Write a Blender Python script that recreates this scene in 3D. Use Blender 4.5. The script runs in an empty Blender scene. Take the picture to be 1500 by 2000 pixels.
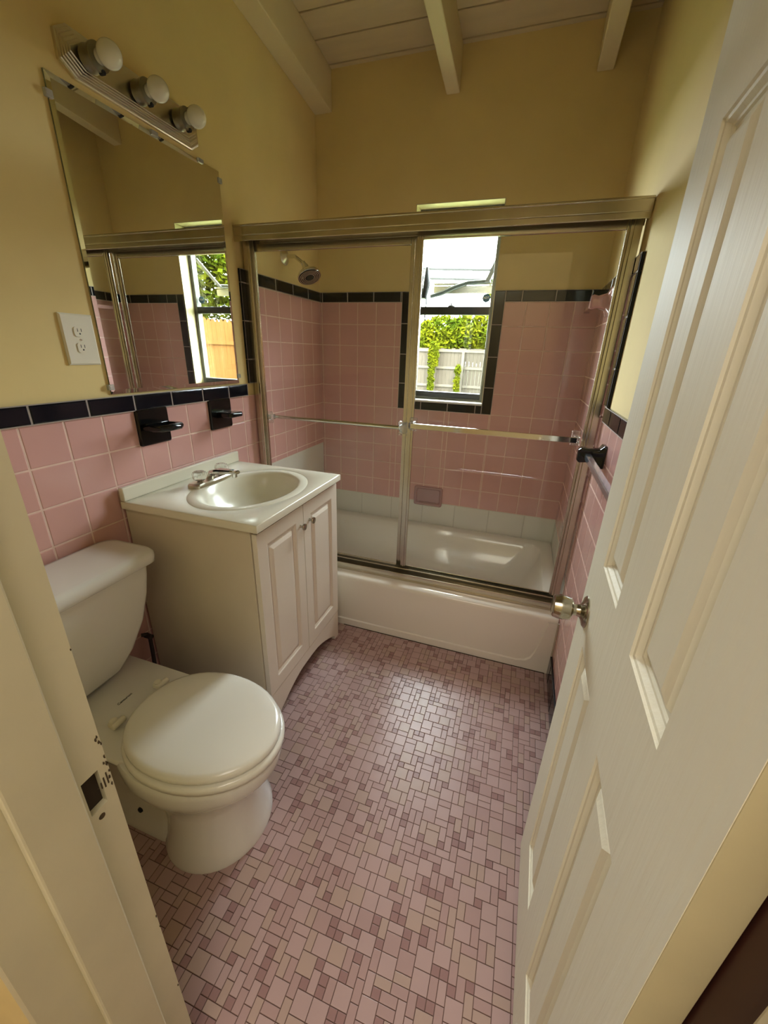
import bpy, bmesh, math, random
from mathutils import Vector, Matrix
R = random.Random(7)
PI = math.pi
sc = bpy.context.scene
COL = sc.collection

# ------------------------------------------------------------ camera
CAM = (1.1641, -2.2847, 1.2548)
YAW, PIT, ROL, FPX = -.3141, -.3798, .0333, 784.165
cy, sy, cp, sp = math.cos(YAW), math.sin(YAW), math.cos(PIT), math.sin(PIT)
Fv = Vector((sy*cp, cy*cp, sp)); r0 = Vector((cy, -sy, 0)); u0 = r0.cross(Fv)
rt = r0*math.cos(ROL) + u0*math.sin(ROL); up = u0*math.cos(ROL) - r0*math.sin(ROL)
cd = bpy.data.cameras.new('camera'); cam = bpy.data.objects.new('camera', cd); COL.objects.link(cam)
m = Matrix((rt, up, -Fv)).transposed().to_4x4(); m.translation = Vector(CAM); cam.matrix_world = m
cd.sensor_fit = 'HORIZONTAL'; cd.sensor_width = 36; cd.lens = FPX/1500*36
cd.clip_start = .01; cd.clip_end = 200
sc.camera = cam

# ------------------------------------------------------------ world, sun, hall lamp, exposure
w = bpy.data.worlds.new('sky'); sc.world = w; w.use_nodes = True
bg = w.node_tree.nodes['Background']
bg.inputs['Color'].default_value = (.85, .93, 1, 1); bg.inputs['Strength'].default_value = 22.0
sd = bpy.data.lights.new('sun', 'SUN'); sd.energy = 6; sd.angle = .01; sd.color = (1, .95, .86)
so = bpy.data.objects.new('sun', sd); COL.objects.link(so)
so.rotation_euler = Vector((.35, -.62, .75)).to_track_quat('Z', 'Y').to_euler()
def area(name, loc, size, power, color, look, sy_=None):
    l = bpy.data.lights.new(name, 'AREA'); l.energy = power; l.color = color; l.size = size
    if sy_: l.shape = 'RECTANGLE'; l.size_y = sy_
    o = bpy.data.objects.new(name, l); COL.objects.link(o); o.location = loc
    o.rotation_euler = (Vector(look)-Vector(loc)).to_track_quat('-Z', 'Y').to_euler(); return o
area('hall_ceiling_light', (1.0, -3.0, 2.3), 1.2, 12, (1, .92, .80), (1.0, -3.0, 0))
pt = area('window_portal', (.745, .13, 1.46), .43, 1, (1, 1, 1), (.745, -1, 1.46), .93)
pt.data.cycles.is_portal = True
vs = sc.view_settings
vs.view_transform = 'Standard'; vs.look = 'None'; vs.exposure = 1.32; vs.gamma = 1; vs.use_curve_mapping = False

# ------------------------------------------------------------ materials
def mat(name, c, rough=.5, metal=0, var=0, vs_=8, bump=0, bs=60, stretch=None, coat=0, c2=None, trans=0, ior=1.45, spec=None):
    m = bpy.data.materials.new(name); m.use_nodes = True; nt = m.node_tree; n = nt.nodes; b = n['Principled BSDF']
    b.inputs['Base Color'].default_value = (*c, 1); b.inputs['Roughness'].default_value = rough; b.inputs['Metallic'].default_value = metal
    if coat: b.inputs['Coat Weight'].default_value = coat; b.inputs['Coat Roughness'].default_value = .06
    if trans: b.inputs['Transmission Weight'].default_value = trans; b.inputs['IOR'].default_value = ior
    if spec is not None: b.inputs['Specular IOR Level'].default_value = spec
    if var or bump:
        tc = n.new('ShaderNodeTexCoord'); mp = n.new('ShaderNodeMapping'); nt.links.new(tc.outputs['Object'], mp.inputs[0])
        if stretch: mp.inputs['Scale'].default_value = stretch
    if var or c2:
        if not (var or bump):
            tc = n.new('ShaderNodeTexCoord'); mp = n.new('ShaderNodeMapping'); nt.links.new(tc.outputs['Object'], mp.inputs[0])
        t = n.new('ShaderNodeTexNoise'); t.inputs['Scale'].default_value = vs_; t.inputs['Detail'].default_value = 6
        nt.links.new(mp.outputs[0], t.inputs['Vector'])
        r = n.new('ShaderNodeValToRGB'); r.color_ramp.elements[0].position = .3; r.color_ramp.elements[1].position = .72
        cc = c2 or tuple(x*(1-var) for x in c)
        r.color_ramp.elements[0].color = (*cc, 1); r.color_ramp.elements[1].color = (*c, 1)
        nt.links.new(t.outputs['Fac'], r.inputs[0]); nt.links.new(r.outputs[0], b.inputs['Base Color'])
    if bump:
        t2 = n.new('ShaderNodeTexNoise'); t2.inputs['Scale'].default_value = bs; t2.inputs['Detail'].default_value = 4
        nt.links.new(mp.outputs[0], t2.inputs['Vector'])
        bp = n.new('ShaderNodeBump'); bp.inputs['Strength'].default_value = bump; bp.inputs['Distance'].default_value = .002
        nt.links.new(t2.outputs['Fac'], bp.inputs['Height']); nt.links.new(bp.outputs[0], b.inputs['Normal'])
    return m
def glassmat(name, tint=(1, 1, 1), rough=0.0, refl=1.0):
    m = bpy.data.materials.new(name); m.use_nodes = True; nt = m.node_tree; n = nt.nodes
    for x in list(n): n.remove(x)
    o = n.new('ShaderNodeOutputMaterial'); mx = n.new('ShaderNodeMixShader'); t = n.new('ShaderNodeBsdfTransparent'); g = n.new('ShaderNodeBsdfGlossy')
    t.inputs[0].default_value = (*tint, 1); g.inputs['Roughness'].default_value = rough
    f = n.new('ShaderNodeFresnel'); f.inputs[0].default_value = 1.5
    mu = n.new('ShaderNodeMath'); mu.operation = 'MULTIPLY'; mu.inputs[1].default_value = refl
    ge = n.new('ShaderNodeNewGeometry'); mi_ = n.new('ShaderNodeMapRange'); mi_.inputs['To Min'].default_value = 1.5; mi_.inputs['To Max'].default_value = 1/1.5
    nt.links.new(ge.outputs['Backfacing'], mi_.inputs['Value']); nt.links.new(mi_.outputs[0], f.inputs[0])
    nt.links.new(f.outputs[0], mu.inputs[0]); nt.links.new(mu.outputs[0], mx.inputs[0])
    nt.links.new(t.outputs[0], mx.inputs[1]); nt.links.new(g.outputs[0], mx.inputs[2]); nt.links.new(mx.outputs[0], o.inputs[0])
    return m
M = {}
M['wall'] = mat('yellow_plaster', (.80, .63, .30), .75, spec=.2, var=.10, vs_=3, bump=.25, bs=25)
M['wall_hall'] = mat('hall_plaster', (.66, .56, .32), .6, var=.05)
M['ceil'] = mat('cream_boards', (.68, .56, .36), .6, var=.10, vs_=4, stretch=(1, 6, 6), bump=.15, bs=20)
M['beam'] = mat('cream_beam', (.76, .64, .40), .55, var=.08, vs_=5, bump=.15, bs=20)
M['pink'] = mat('pink_glazed_tile', (.66, .37, .34), .16, var=.07, vs_=5, coat=.3)
M['black'] = mat('black_glazed_tile', (.005, .006, .010), .12, spec=.25)
M['whitet'] = mat('white_glazed_tile', (.72, .69, .62), .18, var=.05, vs_=4)
M['grout'] = mat('pale_pink_grout', (.80, .56, .48), .8, var=.15, vs_=30)
M['bgrout'] = mat('dark_joint_grout', (.36, .30, .27), .8)
M['wgrout'] = mat('white_grout', (.55, .52, .46), .8)
M['fgrout'] = mat('floor_grout', (.17, .095, .08), .9, var=.4, vs_=3)
M['f1'] = mat('mosaic_light', (.45, .305, .295), .35, var=.12, vs_=3)
M['f2'] = mat('mosaic_mid', (.41, .265, .255), .35, var=.12, vs_=3)
M['f3'] = mat('mosaic_dark', (.31, .175, .17), .35, var=.15, vs_=3)
M['f4'] = mat('mosaic_tan', (.43, .30, .26), .35, var=.12, vs_=3)
M['china'] = mat('white_vitreous_china', (.79, .775, .745), .10, coat=.3)
M['seat'] = mat('bone_plastic', (.79, .77, .71), .18, coat=.2)
M['tub'] = mat('white_enamel', (.76, .71, .64), .14, coat=.3)
M['marble'] = mat('cream_cultured_marble', (.76, .72, .59), .22, var=.03, vs_=6)
M['cab'] = mat('cream_laminate', (.66, .58, .45), .38, var=.04)
M['cabdoor'] = mat('white_thermofoil', (.78, .71, .61), .28)
M['doorp'] = mat('white_door_paint', (.80, .76, .63), .55, spec=.3, bump=.5, bs=90, stretch=(1, 1, .06))
M['doorh'] = mat('hinge_edge_paint', (.62, .54, .33), .45, var=.1)
M['jamb'] = mat('cream_jamb_paint', (.72, .66, .47), .38, var=.10, vs_=7, bump=.2, bs=30)
M['brownjamb'] = mat('dark_stained_wood', (.045, .010, .006), .5)
M['alu'] = mat('satin_aluminium', (.62, .57, .47), .22, 1, var=.1, vs_=15)
M['chrome'] = mat('chrome', (.72, .70, .66), .08, 1)
M['brass'] = mat('tarnished_brass_chrome', (.56, .52, .42), .16, 1, var=.25, vs_=20)
M['nickel'] = mat('brushed_nickel', (.42, .38, .31), .25, 1)
M['steel'] = mat('dull_chrome_plate', (.76, .72, .60), .3, 1, var=.1)
M['sock'] = mat('socket_metal', (.30, .29, .24), .3, 1)
M['dark'] = mat('black_rubber', (.01, .01, .01), .6)
M['bulb'] = mat('frosted_bulb_glass', (.80, .78, .68), .12, coat=.4)
M['mirror'] = mat('mirror_silver', (.80, .82, .78), .0, 1)
M['medge'] = mat('mirror_edge', (.30, .34, .26), .1, .7)
M['glass'] = glassmat('clear_glass', (.97, .98, .97))
M['sglass'] = glassmat('shower_glass', (.96, .97, .95), .02, .42)
M['acrylic'] = mat('clear_acrylic', (.95, .96, .95), .05, trans=.92, ior=1.3)
M['clip'] = mat('clear_plastic_clip', (.8, .8, .78), .1, trans=.6)
M['outlet'] = mat('white_plastic', (.78, .74, .62), .3)
M['bronze'] = mat('dark_window_metal', (.02, .022, .024), .4, .3)
M['wframe'] = mat('weathered_window_frame', (.16, .16, .14), .45, .3, var=.35, vs_=20)
M['sillp'] = mat('cream_reveal_paint', (.70, .62, .36), .5, var=.12, vs_=9)
M['sill'] = mat('white_sill', (.75, .74, .72), .25)
M['pinkc'] = mat('pink_ceramic', (.58, .33, .31), .10, coat=.4)
M['dish'] = mat('mauve_ceramic', (.42, .24, .24), .12, coat=.4)
M['blackc'] = mat('black_ceramic', (.006, .006, .006), .12, spec=.4)
M['bar'] = mat('polished_square_bar', (.62, .72, .85), .12, .9)
M['hose'] = mat('dark_braided_hose', (.03, .02, .02), .5)
M['print'] = mat('dark_printing', (.03, .03, .03), .5)
M['blue'] = mat('sticker_blue', (.03, .12, .22), .4)
M['white'] = mat('sticker_white', (.8, .8, .8), .4)
M['fence'] = mat('weathered_grey_boards', (.060, .050, .038), .9, spec=0, var=.35, vs_=6, stretch=(6, 6, .6))
M['fencep'] = mat('grey_wood_rail', (.078, .067, .052), .9, spec=0, var=.2, vs_=6)
M['ofence'] = mat('orange_tan_boards', (.10, .045, .014), .9, spec=0, var=.25, vs_=6, stretch=(6, 6, .6))
M['leafy'] = mat('yellow_green_leaves', (.055, .055, .002), .9, c2=(.015, .026, .002), vs_=2, spec=.0)
M['leafg'] = mat('mid_green_leaves', (.026, .044, .006), .9, c2=(.008, .018, .003), vs_=2, spec=.0)
M['bark'] = mat('bark', (.12, .08, .05), .9)
M['lawn'] = mat('lawn', (.08, .10, .03), .9, var=.3, vs_=3)
M['roofw'] = mat('white_roof', (.8, .78, .76), .6)
M['wire'] = mat('wire_black', (.02, .02, .02), .6)
M['hfloor'] = mat('hall_floor_wood', (.16, .08, .04), .4, var=.2)
M['rust'] = mat('chipped_bare_wood', (.035, .022, .012), .9)
M['scuff'] = mat('scuffed_wood', (.09, .06, .03), .9, var=.4, vs_=60)
M['ash'] = mat('grey_blue_metal', (.022, .032, .034), .4, .4, var=.2)
M['caulk'] = mat('old_caulk', (.50, .42, .33), .7, var=.2, vs_=40)

# ------------------------------------------------------------ helpers
def BM(): return bmesh.new()
def obj(name, bm, mt, parent=None, smooth=False, bevel=0, seg=2, label=None, ang=35, keep=False):
    me = bpy.data.meshes.new(name); _ = None if keep else bmesh.ops.recalc_face_normals(bm, faces=bm.faces[:])
    bm.to_mesh(me); bm.free()
    for x in (mt if isinstance(mt, (list, tuple)) else [mt]): me.materials.append(M[x] if isinstance(x, str) else x)
    if smooth:
        me.polygons.foreach_set('use_smooth', [True]*len(me.polygons))
        if smooth != 'all':
            try: me.set_sharp_from_angle(angle=math.radians(ang))
            except Exception: pass
    o = bpy.data.objects.new(name, me); COL.objects.link(o)
    if bevel:
        b = o.modifiers.new('bevel', 'BEVEL'); b.width = bevel; b.segments = seg; b.limit_method = 'ANGLE'; b.angle_limit = math.radians(40)
    if parent: o.parent = parent; o.matrix_parent_inverse = parent.matrix_world.inverted() if False else Matrix.Translation(-Vector(parent.location))
    if label: o['label'] = label
    return o
def thing(name, label, cat, loc=(0, 0, 0), group=None):
    o = bpy.data.objects.new(name, None); COL.objects.link(o); o.location = loc; o.empty_display_size = .05
    o['label'] = label; o['category'] = cat
    if group: o['group'] = group
    return o
def tag(o, label, cat, group=None, kind=None):
    o['label'] = label; o['category'] = cat
    if group: o['group'] = group
    if kind: o['kind'] = kind
    return o
def struct(name, loc=(0, 0, 0)):
    o = bpy.data.objects.new(name, None); COL.objects.link(o); o.location = loc; o['kind'] = 'structure'; return o
def sobj(name, bm, mt, **k):
    o = obj(name, bm, mt, **k); o['kind'] = 'structure'; return o
def box(bm, x0, x1, y0, y1, z0, z1, mi=0):
    v = [bm.verts.new(p) for p in ((x0,y0,z0),(x1,y0,z0),(x1,y1,z0),(x0,y1,z0),(x0,y0,z1),(x1,y0,z1),(x1,y1,z1),(x0,y1,z1))]
    for f in ((0,3,2,1),(4,5,6,7),(0,1,5,4),(1,2,6,5),(2,3,7,6),(3,0,4,7)):
        fa = bm.faces.new([v[i] for i in f]); fa.material_index = mi
    return v
def obox(bm, o, a, b, c, A, B, C_, mi=0):
    """oriented box: origin o, unit axes a,b,c, lengths A,B,C_ (as (lo,hi))"""
    o = Vector(o); a, b, c = Vector(a), Vector(b), Vector(c)
    v = [bm.verts.new(o+a*x+b*y+c*z) for (x, y, z) in ((A[0],B[0],C_[0]),(A[1],B[0],C_[0]),(A[1],B[1],C_[0]),(A[0],B[1],C_[0]),(A[0],B[0],C_[1]),(A[1],B[0],C_[1]),(A[1],B[1],C_[1]),(A[0],B[1],C_[1]))]
    for f in ((0,3,2,1),(4,5,6,7),(0,1,5,4),(1,2,6,5),(2,3,7,6),(3,0,4,7)):
        fa = bm.faces.new([v[i] for i in f]); fa.material_index = mi
def loft(bm, rings, cap0=True, cap1=True, close=True, mi=0):
    vr = [[bm.verts.new(p) for p in r] for r in rings]
    n = len(vr[0])
    for i in range(len(vr)-1):
        for j in range(n if close else n-1):
            k = (j+1) % n
            f = bm.faces.new((vr[i][j], vr[i][k], vr[i+1][k], vr[i+1][j])); f.material_index = mi
    if cap0: bm.faces.new(vr[0][::-1]).material_index = mi
    if cap1: bm.faces.new(vr[-1]).material_index = mi
    return vr
def frame_axes(d):
    d = Vector(d).normalized(); a = Vector((0, 0, 1)) if abs(d.z) < .9 else Vector((1, 0, 0))
    u = d.cross(a).normalized(); return d, u, d.cross(u).normalized()
def lathe(bm, o, axis, prof, n=32, cap0=True, cap1=True, mi=0):
    """prof: list of (r, h) along axis"""
    d, u, v = frame_axes(axis); o = Vector(o)
    loft(bm, [[o+d*h+(u*math.cos(2*PI*i/n)+v*math.sin(2*PI*i/n))*max(r, 1e-4) for i in range(n)] for r, h in prof], cap0, cap1, mi=mi)
def tube(bm, pts, r, n=12, mi=0):
    pts = [Vector(p) for p in pts]; rings = []
    u = None
    for i, p in enumerate(pts):
        d = (pts[min(i+1, len(pts)-1)]-pts[max(i-1, 0)]).normalized()
        if u is None: _, u, v = frame_axes(d)
        else: u = (u-d*u.dot(d)).normalized(); v = d.cross(u)
        rr = r[i] if isinstance(r, (list, tuple)) else r
        rings.append([p+(u*math.cos(2*PI*k/n)+v*math.sin(2*PI*k/n))*rr for k in range(n)])
    loft(bm, rings, mi=mi)
def rrect(cx, cy_, hx, hy, r, n=6, z=0):
    out = []
    for (sx, sy_, a0) in ((1, 1, 0), (-1, 1, PI/2), (-1, -1, PI), (1, -1, 3*PI/2)):
        for k in range(n+1):
            a = a0+k*PI/2/n
            out.append(Vector((cx+sx*(hx-r)+r*math.cos(a), cy_+sy_*(hy-r)+r*math.sin(a), z)))
    return out
def grid_rects(u0_, u1_, v0, v1, pu, du, pv, dv):
    def cuts(a, b, p, d):
        c = [a]; k = math.ceil((a-p)/d+1e-6)
        while p+k*d < b-1e-4:
            if p+k*d-a > .004: c.append(p+k*d)
            k += 1
        if b-c[-1] < .004 and len(c) > 1: c.pop()
        return c+[b]
    U, V = cuts(u0_, u1_, pu, du), cuts(v0, v1, pv, dv)
    return [(U[i], V[j], U[i+1], V[j+1]) for i in range(len(U)-1) for j in range(len(V)-1)]
def tiles(bm, o, u, v, n, rects, gap=.0022, bev=.0025, h=.005, tilt=.0002, mi=0):
    o, u, v, n = Vector(o), Vector(u), Vector(v), Vector(n)
    for r in rects:
        a, b, c, d = r[:4]; k = r[4] if len(r) > 4 else mi; g = gap/2
        be = min(bev, (c-a)/4, (d-b)/4)
        rings = []
        for ins, hh in ((g, 0), (g, h*.55), (g+be*.35, h*.88), (g+be, h)):
            rings.append([o+u*x+v*y+n*(hh+(R.uniform(-tilt, tilt) if hh == h else 0)) for x, y in ((a+ins, b+ins), (c-ins, b+ins), (c-ins, d-ins), (a+ins, d-ins))])
        loft(bm, rings, cap0=False, mi=k)
def plane_quad(bm, o, u, v, rect, mi=0):
    o, u, v = Vector(o), Vector(u), Vector(v); a, b, c, d = rect
    bm.faces.new([bm.verts.new(o+u*x+v*y) for x, y in ((a, b), (c, b), (c, d), (a, d))]).material_index = mi
def text_mesh(s, size, mt, parent, name, M4, depth=.0003):
    cu = bpy.data.curves.new(name, 'FONT'); cu.body = s; cu.size = size; cu.extrude = depth; cu.align_x = 'CENTER'; cu.align_y = 'CENTER'
    t = bpy.data.objects.new(name+'_c', cu); COL.objects.link(t)
    dg = bpy.context.evaluated_depsgraph_get(); me = bpy.data.meshes.new_from_object(t.evaluated_get(dg)); bpy.data.objects.remove(t)
    me.transform(M4); me.materials.clear(); me.materials.append(M[mt]); me.name = name
    o = bpy.data.objects.new(name, me); COL.objects.link(o)
    if parent: o.parent = parent; o.matrix_parent_inverse = Matrix.Translation(-Vector(parent.location))
    return o
def routed(bm, o, u, v, n, W, H, panels, prof, T):
    """slab with front face at n=0 going back T, with routed raised panels (u0,v0,u1,v1)"""
    o, u, v, n = Vector(o), Vector(u), Vector(v), Vector(n)
    P = lambda x, y, h=0: bm.verts.new(o+u*x+v*y+n*h)
    us = sorted({0, W, *[p[0] for p in panels], *[p[2] for p in panels]}); vs2 = sorted({0, H, *[p[1] for p in panels], *[p[3] for p in panels]})
    for i in range(len(us)-1):
        for j in range(len(vs2)-1):
            a, b, c, d = us[i], vs2[j], us[i+1], vs2[j+1]
            pn = [p for p in panels if p[0] <= a+1e-6 and p[2] >= c-1e-6 and p[1] <= b+1e-6 and p[3] >= d-1e-6]
            if not pn: bm.faces.new([P(a, b), P(c, b), P(c, d), P(a, d)])
    for a, b, c, d in panels:
        loft(bm, [[o+u*x+v*y+n*hh for x, y in ((a+s, b+s), (c-s, b+s), (c-s, d-s), (a+s, d-s))] for s, hh in prof], cap0=False)
    e = 0
    for q in ([(0,0,0),(W,0,0),(W,0,-T),(0,0,-T)], [(0,H,0),(W,H,0),(W,H,-T),(0,H,-T)], [(0,0,0),(0,H,0),(0,H,-T),(0,0,-T)], [(W,0,0),(W,H,0),(W,H,-T),(W,0,-T)], [(0,0,-T),(W,0,-T),(W,H,-T),(0,H,-T)]):
        bm.faces.new([P(*t) for t in q])
    bmesh.ops.remove_doubles(bm, verts=bm.verts[:], dist=1e-5)
X, Y, Z = Vector((1, 0, 0)), Vector((0, 1, 0)), Vector((0, 0, 1))

# ------------------------------------------------------------ room dimensions
W = 1.440; P = .109; ZT = 1.4994; ZL = 1.0557; YW = -2.068; YH = -2.205; YJ = -.70
WX0, WX1, WZ0, WZ1, WD = .535, .958, 1.0, 1.925, .14
ceil_z = lambda y: 2.472-.10*y

# floor -----------------------------------------------------
bm = BM(); box(bm, -.12, 1.56, YH, .14, -.08, 0)
floor = sobj('floor', bm, 'fgrout')
U = .01865; NX = int(W/U)+1; NY = int((-YW-.78)/U)+2
occ = [[False]*NY for _ in range(NX)]; rects = []
for j in range(NY):
    for i in range(NX):
        if occ[i][j]: continue
        free = lambda a, b: all(i+p < NX and j+q < NY and not occ[i+p][j+q] for p in range(a) for q in range(b))
        r = R.random(); big = free(2, 2)
        if big and r < .36: a, b, k = 2, 2, R.choice((0, 0, 0, 1, 3))
        elif free(2, 1) and r < .57: a, b, k = 2, 1, R.choice((0, 1, 1, 3))
        elif free(1, 2) and r < .77: a, b, k = 1, 2, R.choice((0, 1, 1, 3))
        else: a, b, k = 1, 1, 2
        for p in range(a):
            for q in range(b): occ[i+p][j+q] = True
        x0, y0, x1, y1 = i*U, YW+j*U, min((i+a)*U, W), min(YW+(j+b)*U, -.783)
        if x1-x0 > .004 and y1-y0 > .004: rects.append((x0, y0, x1, y1, k))
bm = BM(); tiles(bm, (0, 0, .0002), X, Y, Z, rects, gap=.0016, bev=.0008, h=.0012, tilt=.00004)
obj('mosaic_tiles', bm, ['f1', 'f2', 'f3', 'f4'], floor, label='small pink and mauve mosaic tiles with dark grout')

# walls -----------------------------------------------------
bm = BM(); box(bm, -.12, 0, YH, WD, 0, 2.9); wl = sobj('wall_left', bm, 'wall')
bm = BM(); box(bm, W, W+.12, YH, WD, 0, 2.9); wr = sobj('wall_right', bm, 'wall')
bm = BM()
box(bm, 0, WX0, 0, WD, 0, 2.9); box(bm, WX1, W, 0, WD, 0, 2.9); box(bm, WX0, WX1, 0, WD, 0, WZ0); box(bm, WX0, WX1, 0, WD, WZ1, 2.9)
wb = sobj('wall_back', bm, 'wall')
bm = BM(); box(bm, 0, .735, YH, YW, 0, 2.9); box(bm, 1.40, W, YH, YW, 0, 2.9); box(bm, .735, 1.40, YH, YW, 1.89, 2.9)
wf = sobj('wall_front', bm, 'wall')

def tile_layer(name, mt, gm, parent, o, u, v, n, rects, gap=.003, **k):
    bm = BM(); tiles(bm, o, u, v, n, rects, gap=gap, **k)
    for r in rects: plane_quad(bm, Vector(o)+Vector(n)*(k.get('h', .005)*.86), u, v, r[:4], 1)
    o_ = obj(name, bm, [mt, gm], parent); return o_
# back wall: u = x, v = z
G = []
vz0, vz1 = ZT-10*P, ZT
G += grid_rects(0, .485, .955, vz1, .0151, P, ZT, -P if False else P)
G += grid_rects(.485, .76, vz0, .955, .0151, P, ZT, P)
G += grid_rects(0, .485, vz0, .955, .0151, P, ZT, P)
G += grid_rects(.76, 1.01, vz0, .955, W, P, ZT, P)
G += grid_rects(1.01, W, vz0, vz1, W, P, ZT, P)
tile_layer('pink_tiles', 'pink', 'grout', wb, (0, 0, 0), X, Z, -Y, G)
G = grid_rects(0, W, .255, vz0, .07, .2, vz0, P*2)
tile_layer('white_tiles', 'whitet', 'wgrout', wb, (0, 0, 0), X, Z, -Y, G)
G = [r for a, b in ((0, .485), (1.01, W)) for r in grid_rects(a, b, ZT, ZT+.05, .021, .1525, 0, 3)]
G += grid_rects(.485, WX0, .955, ZT+.05, 0, 3, ZT+.05, .152) + grid_rects(WX1, 1.01, .955, ZT+.05, 0, 3, ZT+.05, .152) + grid_rects(WX0, WX1, .955, WZ0, .62, .152, 0, 3)
tile_layer('black_trim_tiles', 'black', 'bgrout', wb, (0, 0, 0), X, Z, -Y, G, gap=.0016, bev=.004, h=.007)
# left wall: u = y, v = z
G = grid_rects(YJ+.035, -.006, .71, ZT, -.1059, P, ZT, P) + grid_rects(YW, YJ+.035, .10, ZL, -1.6358, P, ZL, P)
tile_layer('pink_tiles', 'pink', 'grout', wl, (0, 0, 0), Y, Z, X, G)
G = grid_rects(YJ, -.006, .255, .71, 0, 5, 0, 5)
tile_layer('white_wall_panel', 'whitet', 'wgrout', wl, (0, 0, 0), Y, Z, X, G)
G = grid_rects(YJ-.013, -.006, ZT, ZT+.05, -.15, .153, 0, 3) + grid_rects(YJ-.013, YJ+.035, ZL+.05, ZT, 0, 3, ZT+.01, .152) + grid_rects(YW, YJ-.03, ZL, ZL+.05, -1.604, .1495, 0, 3) + grid_rects(YW, -.786, 0, .10, -1.6, .1495, 0, 3)
tile_layer('black_trim_tiles', 'black', 'bgrout', wl, (0, 0, 0), Y, Z, X, G, gap=.0016, bev=.005, h=.012)
# right wall
G = grid_rects(YJ, -.006, .40, ZT, -.1059, P, ZT, P) + grid_rects(YW, YJ, .10, ZL, -1.6358, P, ZL, P)
tile_layer('pink_tiles', 'pink', 'grout', wr, (W, 0, 0), Y, Z, -X, G)
G = grid_rects(YJ, -.006, .255, .40, -.1, .2, 0, 5)
tile_layer('white_tiles', 'whitet', 'wgrout', wr, (W, 0, 0), Y, Z, -X, G)
G = grid_rects(YJ-.055, -.006, ZT, ZT+.05, -.15, .153, 0, 3) + grid_rects(YJ-.055, YJ, ZL+.05, ZT, 0, 3, ZT+.03, .152) + grid_rects(YW, YJ-.03, ZL, ZL+.05, -1.604, .1495, 0, 3) + grid_rects(YW, -.786, 0, .10, -1.6, .1495, 0, 3)
tile_layer('black_trim_tiles', 'black', 'bgrout', wr, (W, 0, 0), Y, Z, -X, G, gap=.0016, bev=.005, h=.012)

# ceiling ---------------------------------------------------
bm = BM(); pw = .1345; y = .14
edges = [-.024+.0]
y0 = -.024+pw*2
while y0 > YH-.1:
    a, b = y0-.0035, y0-pw+.0035
    for (ya, yb, dz) in ((a, b, 0),):
        v = []
        for x in (-.1, W+.1):
            for yy in (ya, yb):
                v.append((x, yy))
        zz = lambda yy, d: ceil_z(yy)+d
        vv = [bm.verts.new(p) for p in ((-.1, ya, zz(ya, 0)), (W+.1, ya, zz(ya, 0)), (W+.1, yb, zz(yb, 0)), (-.1, yb, zz(yb, 0)),
                                        (-.1, ya, zz(ya, .03)), (W+.1, ya, zz(ya, .03)), (W+.1, yb, zz(yb, .03)), (-.1, yb, zz(yb, .03)))]
        for f in ((0,3,2,1),(4,5,6,7),(0,1,5,4),(1,2,6,5),(2,3,7,6),(3,0,4,7)): bm.faces.new([vv[i] for i in f])
    y0 -= pw
# unseen slab added over the boards to block sky and sun
vv = [bm.verts.new(p) for p in [(x, yy, ceil_z(yy)+d) for d in (.02, .12) for x, yy in ((-.3, .6), (W+.3, .6), (W+.3, YH-.2), (-.3, YH-.2))]]
for f in ((0,3,2,1),(4,5,6,7),(0,1,5,4),(1,2,6,5),(2,3,7,6),(3,0,4,7)): bm.faces.new([vv[i] for i in f])
ce = sobj('ceiling', bm, 'ceil', bevel=.002)
def beam(x0, x1):
    bm = BM()
    vv = [bm.verts.new(p) for p in [(x, yy, ceil_z(yy)+d) for d in (-.158, 0) for x, yy in ((x0, .0), (x1, .0), (x1, YW), (x0, YW))]]
    for f in ((0,3,2,1),(4,5,6,7),(0,1,5,4),(1,2,6,5),(2,3,7,6),(3,0,4,7)): bm.faces.new([vv[i] for i in f])
    return obj('beam', bm, 'beam', ce, bevel=.004)
beam(.0, .092); beam(.648, .707); beam(1.251, 1.313)

# window ----------------------------------------------------
wn = struct('window_1', ((WX0+WX1)/2, .1, WZ0))
bm = BM()
for q in ((WX0, WX0+.004, 0, WD, WZ0, WZ1), (WX1-.004, WX1, 0, WD, WZ0, WZ1), (WX0, WX1, 0, WD, WZ1-.004, WZ1)): box(bm, *q)
obj('window_reveal', bm, 'sillp', wn, label='cream painted window reveal')
bm = BM(); box(bm, WX0, WX1, -.006, .075, WZ0-.004, WZ0+.010); obj('window_sill', bm, 'sill', wn, bevel=.003, label='glossy white window sill')
bm = BM(); fy0, fy1 = .075, .115
box(bm, WX0+.004, WX0+.028, fy0, fy1, WZ0, WZ1-.004); box(bm, WX1-.026, WX1-.004, fy0, fy1, WZ0, WZ1-.004); box(bm, WX0+.028, WX1-.026, fy0, fy1, WZ1-.03, WZ1-.004); box(bm, WX0+.028, WX1-.026, fy0, fy1, WZ0+.006, WZ0+.022)
obj('window_frame', bm, 'wframe', wn, bevel=.002)
bm = BM(); box(bm, WX0+.028, WX1-.026, fy0, fy1-.004, 1.448, 1.487); obj('meeting_rail', bm, 'bronze', wn, bevel=.002)
bm = BM(); box(bm, WX0+.028, WX1-.026, fy0-.004, fy1-.01, WZ0+.022, 1.052); obj('bottom_rail', bm, 'bronze', wn, bevel=.003)
for nm, z0, z1 in (('lower_pane', 1.05, 1.448), ('upper_pane', 1.487, WZ1-.03)):
    bm = BM(); box(bm, WX0+.028, WX1-.026, .098, .101, z0, z1); obj(nm, bm, 'glass', wn)
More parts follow.
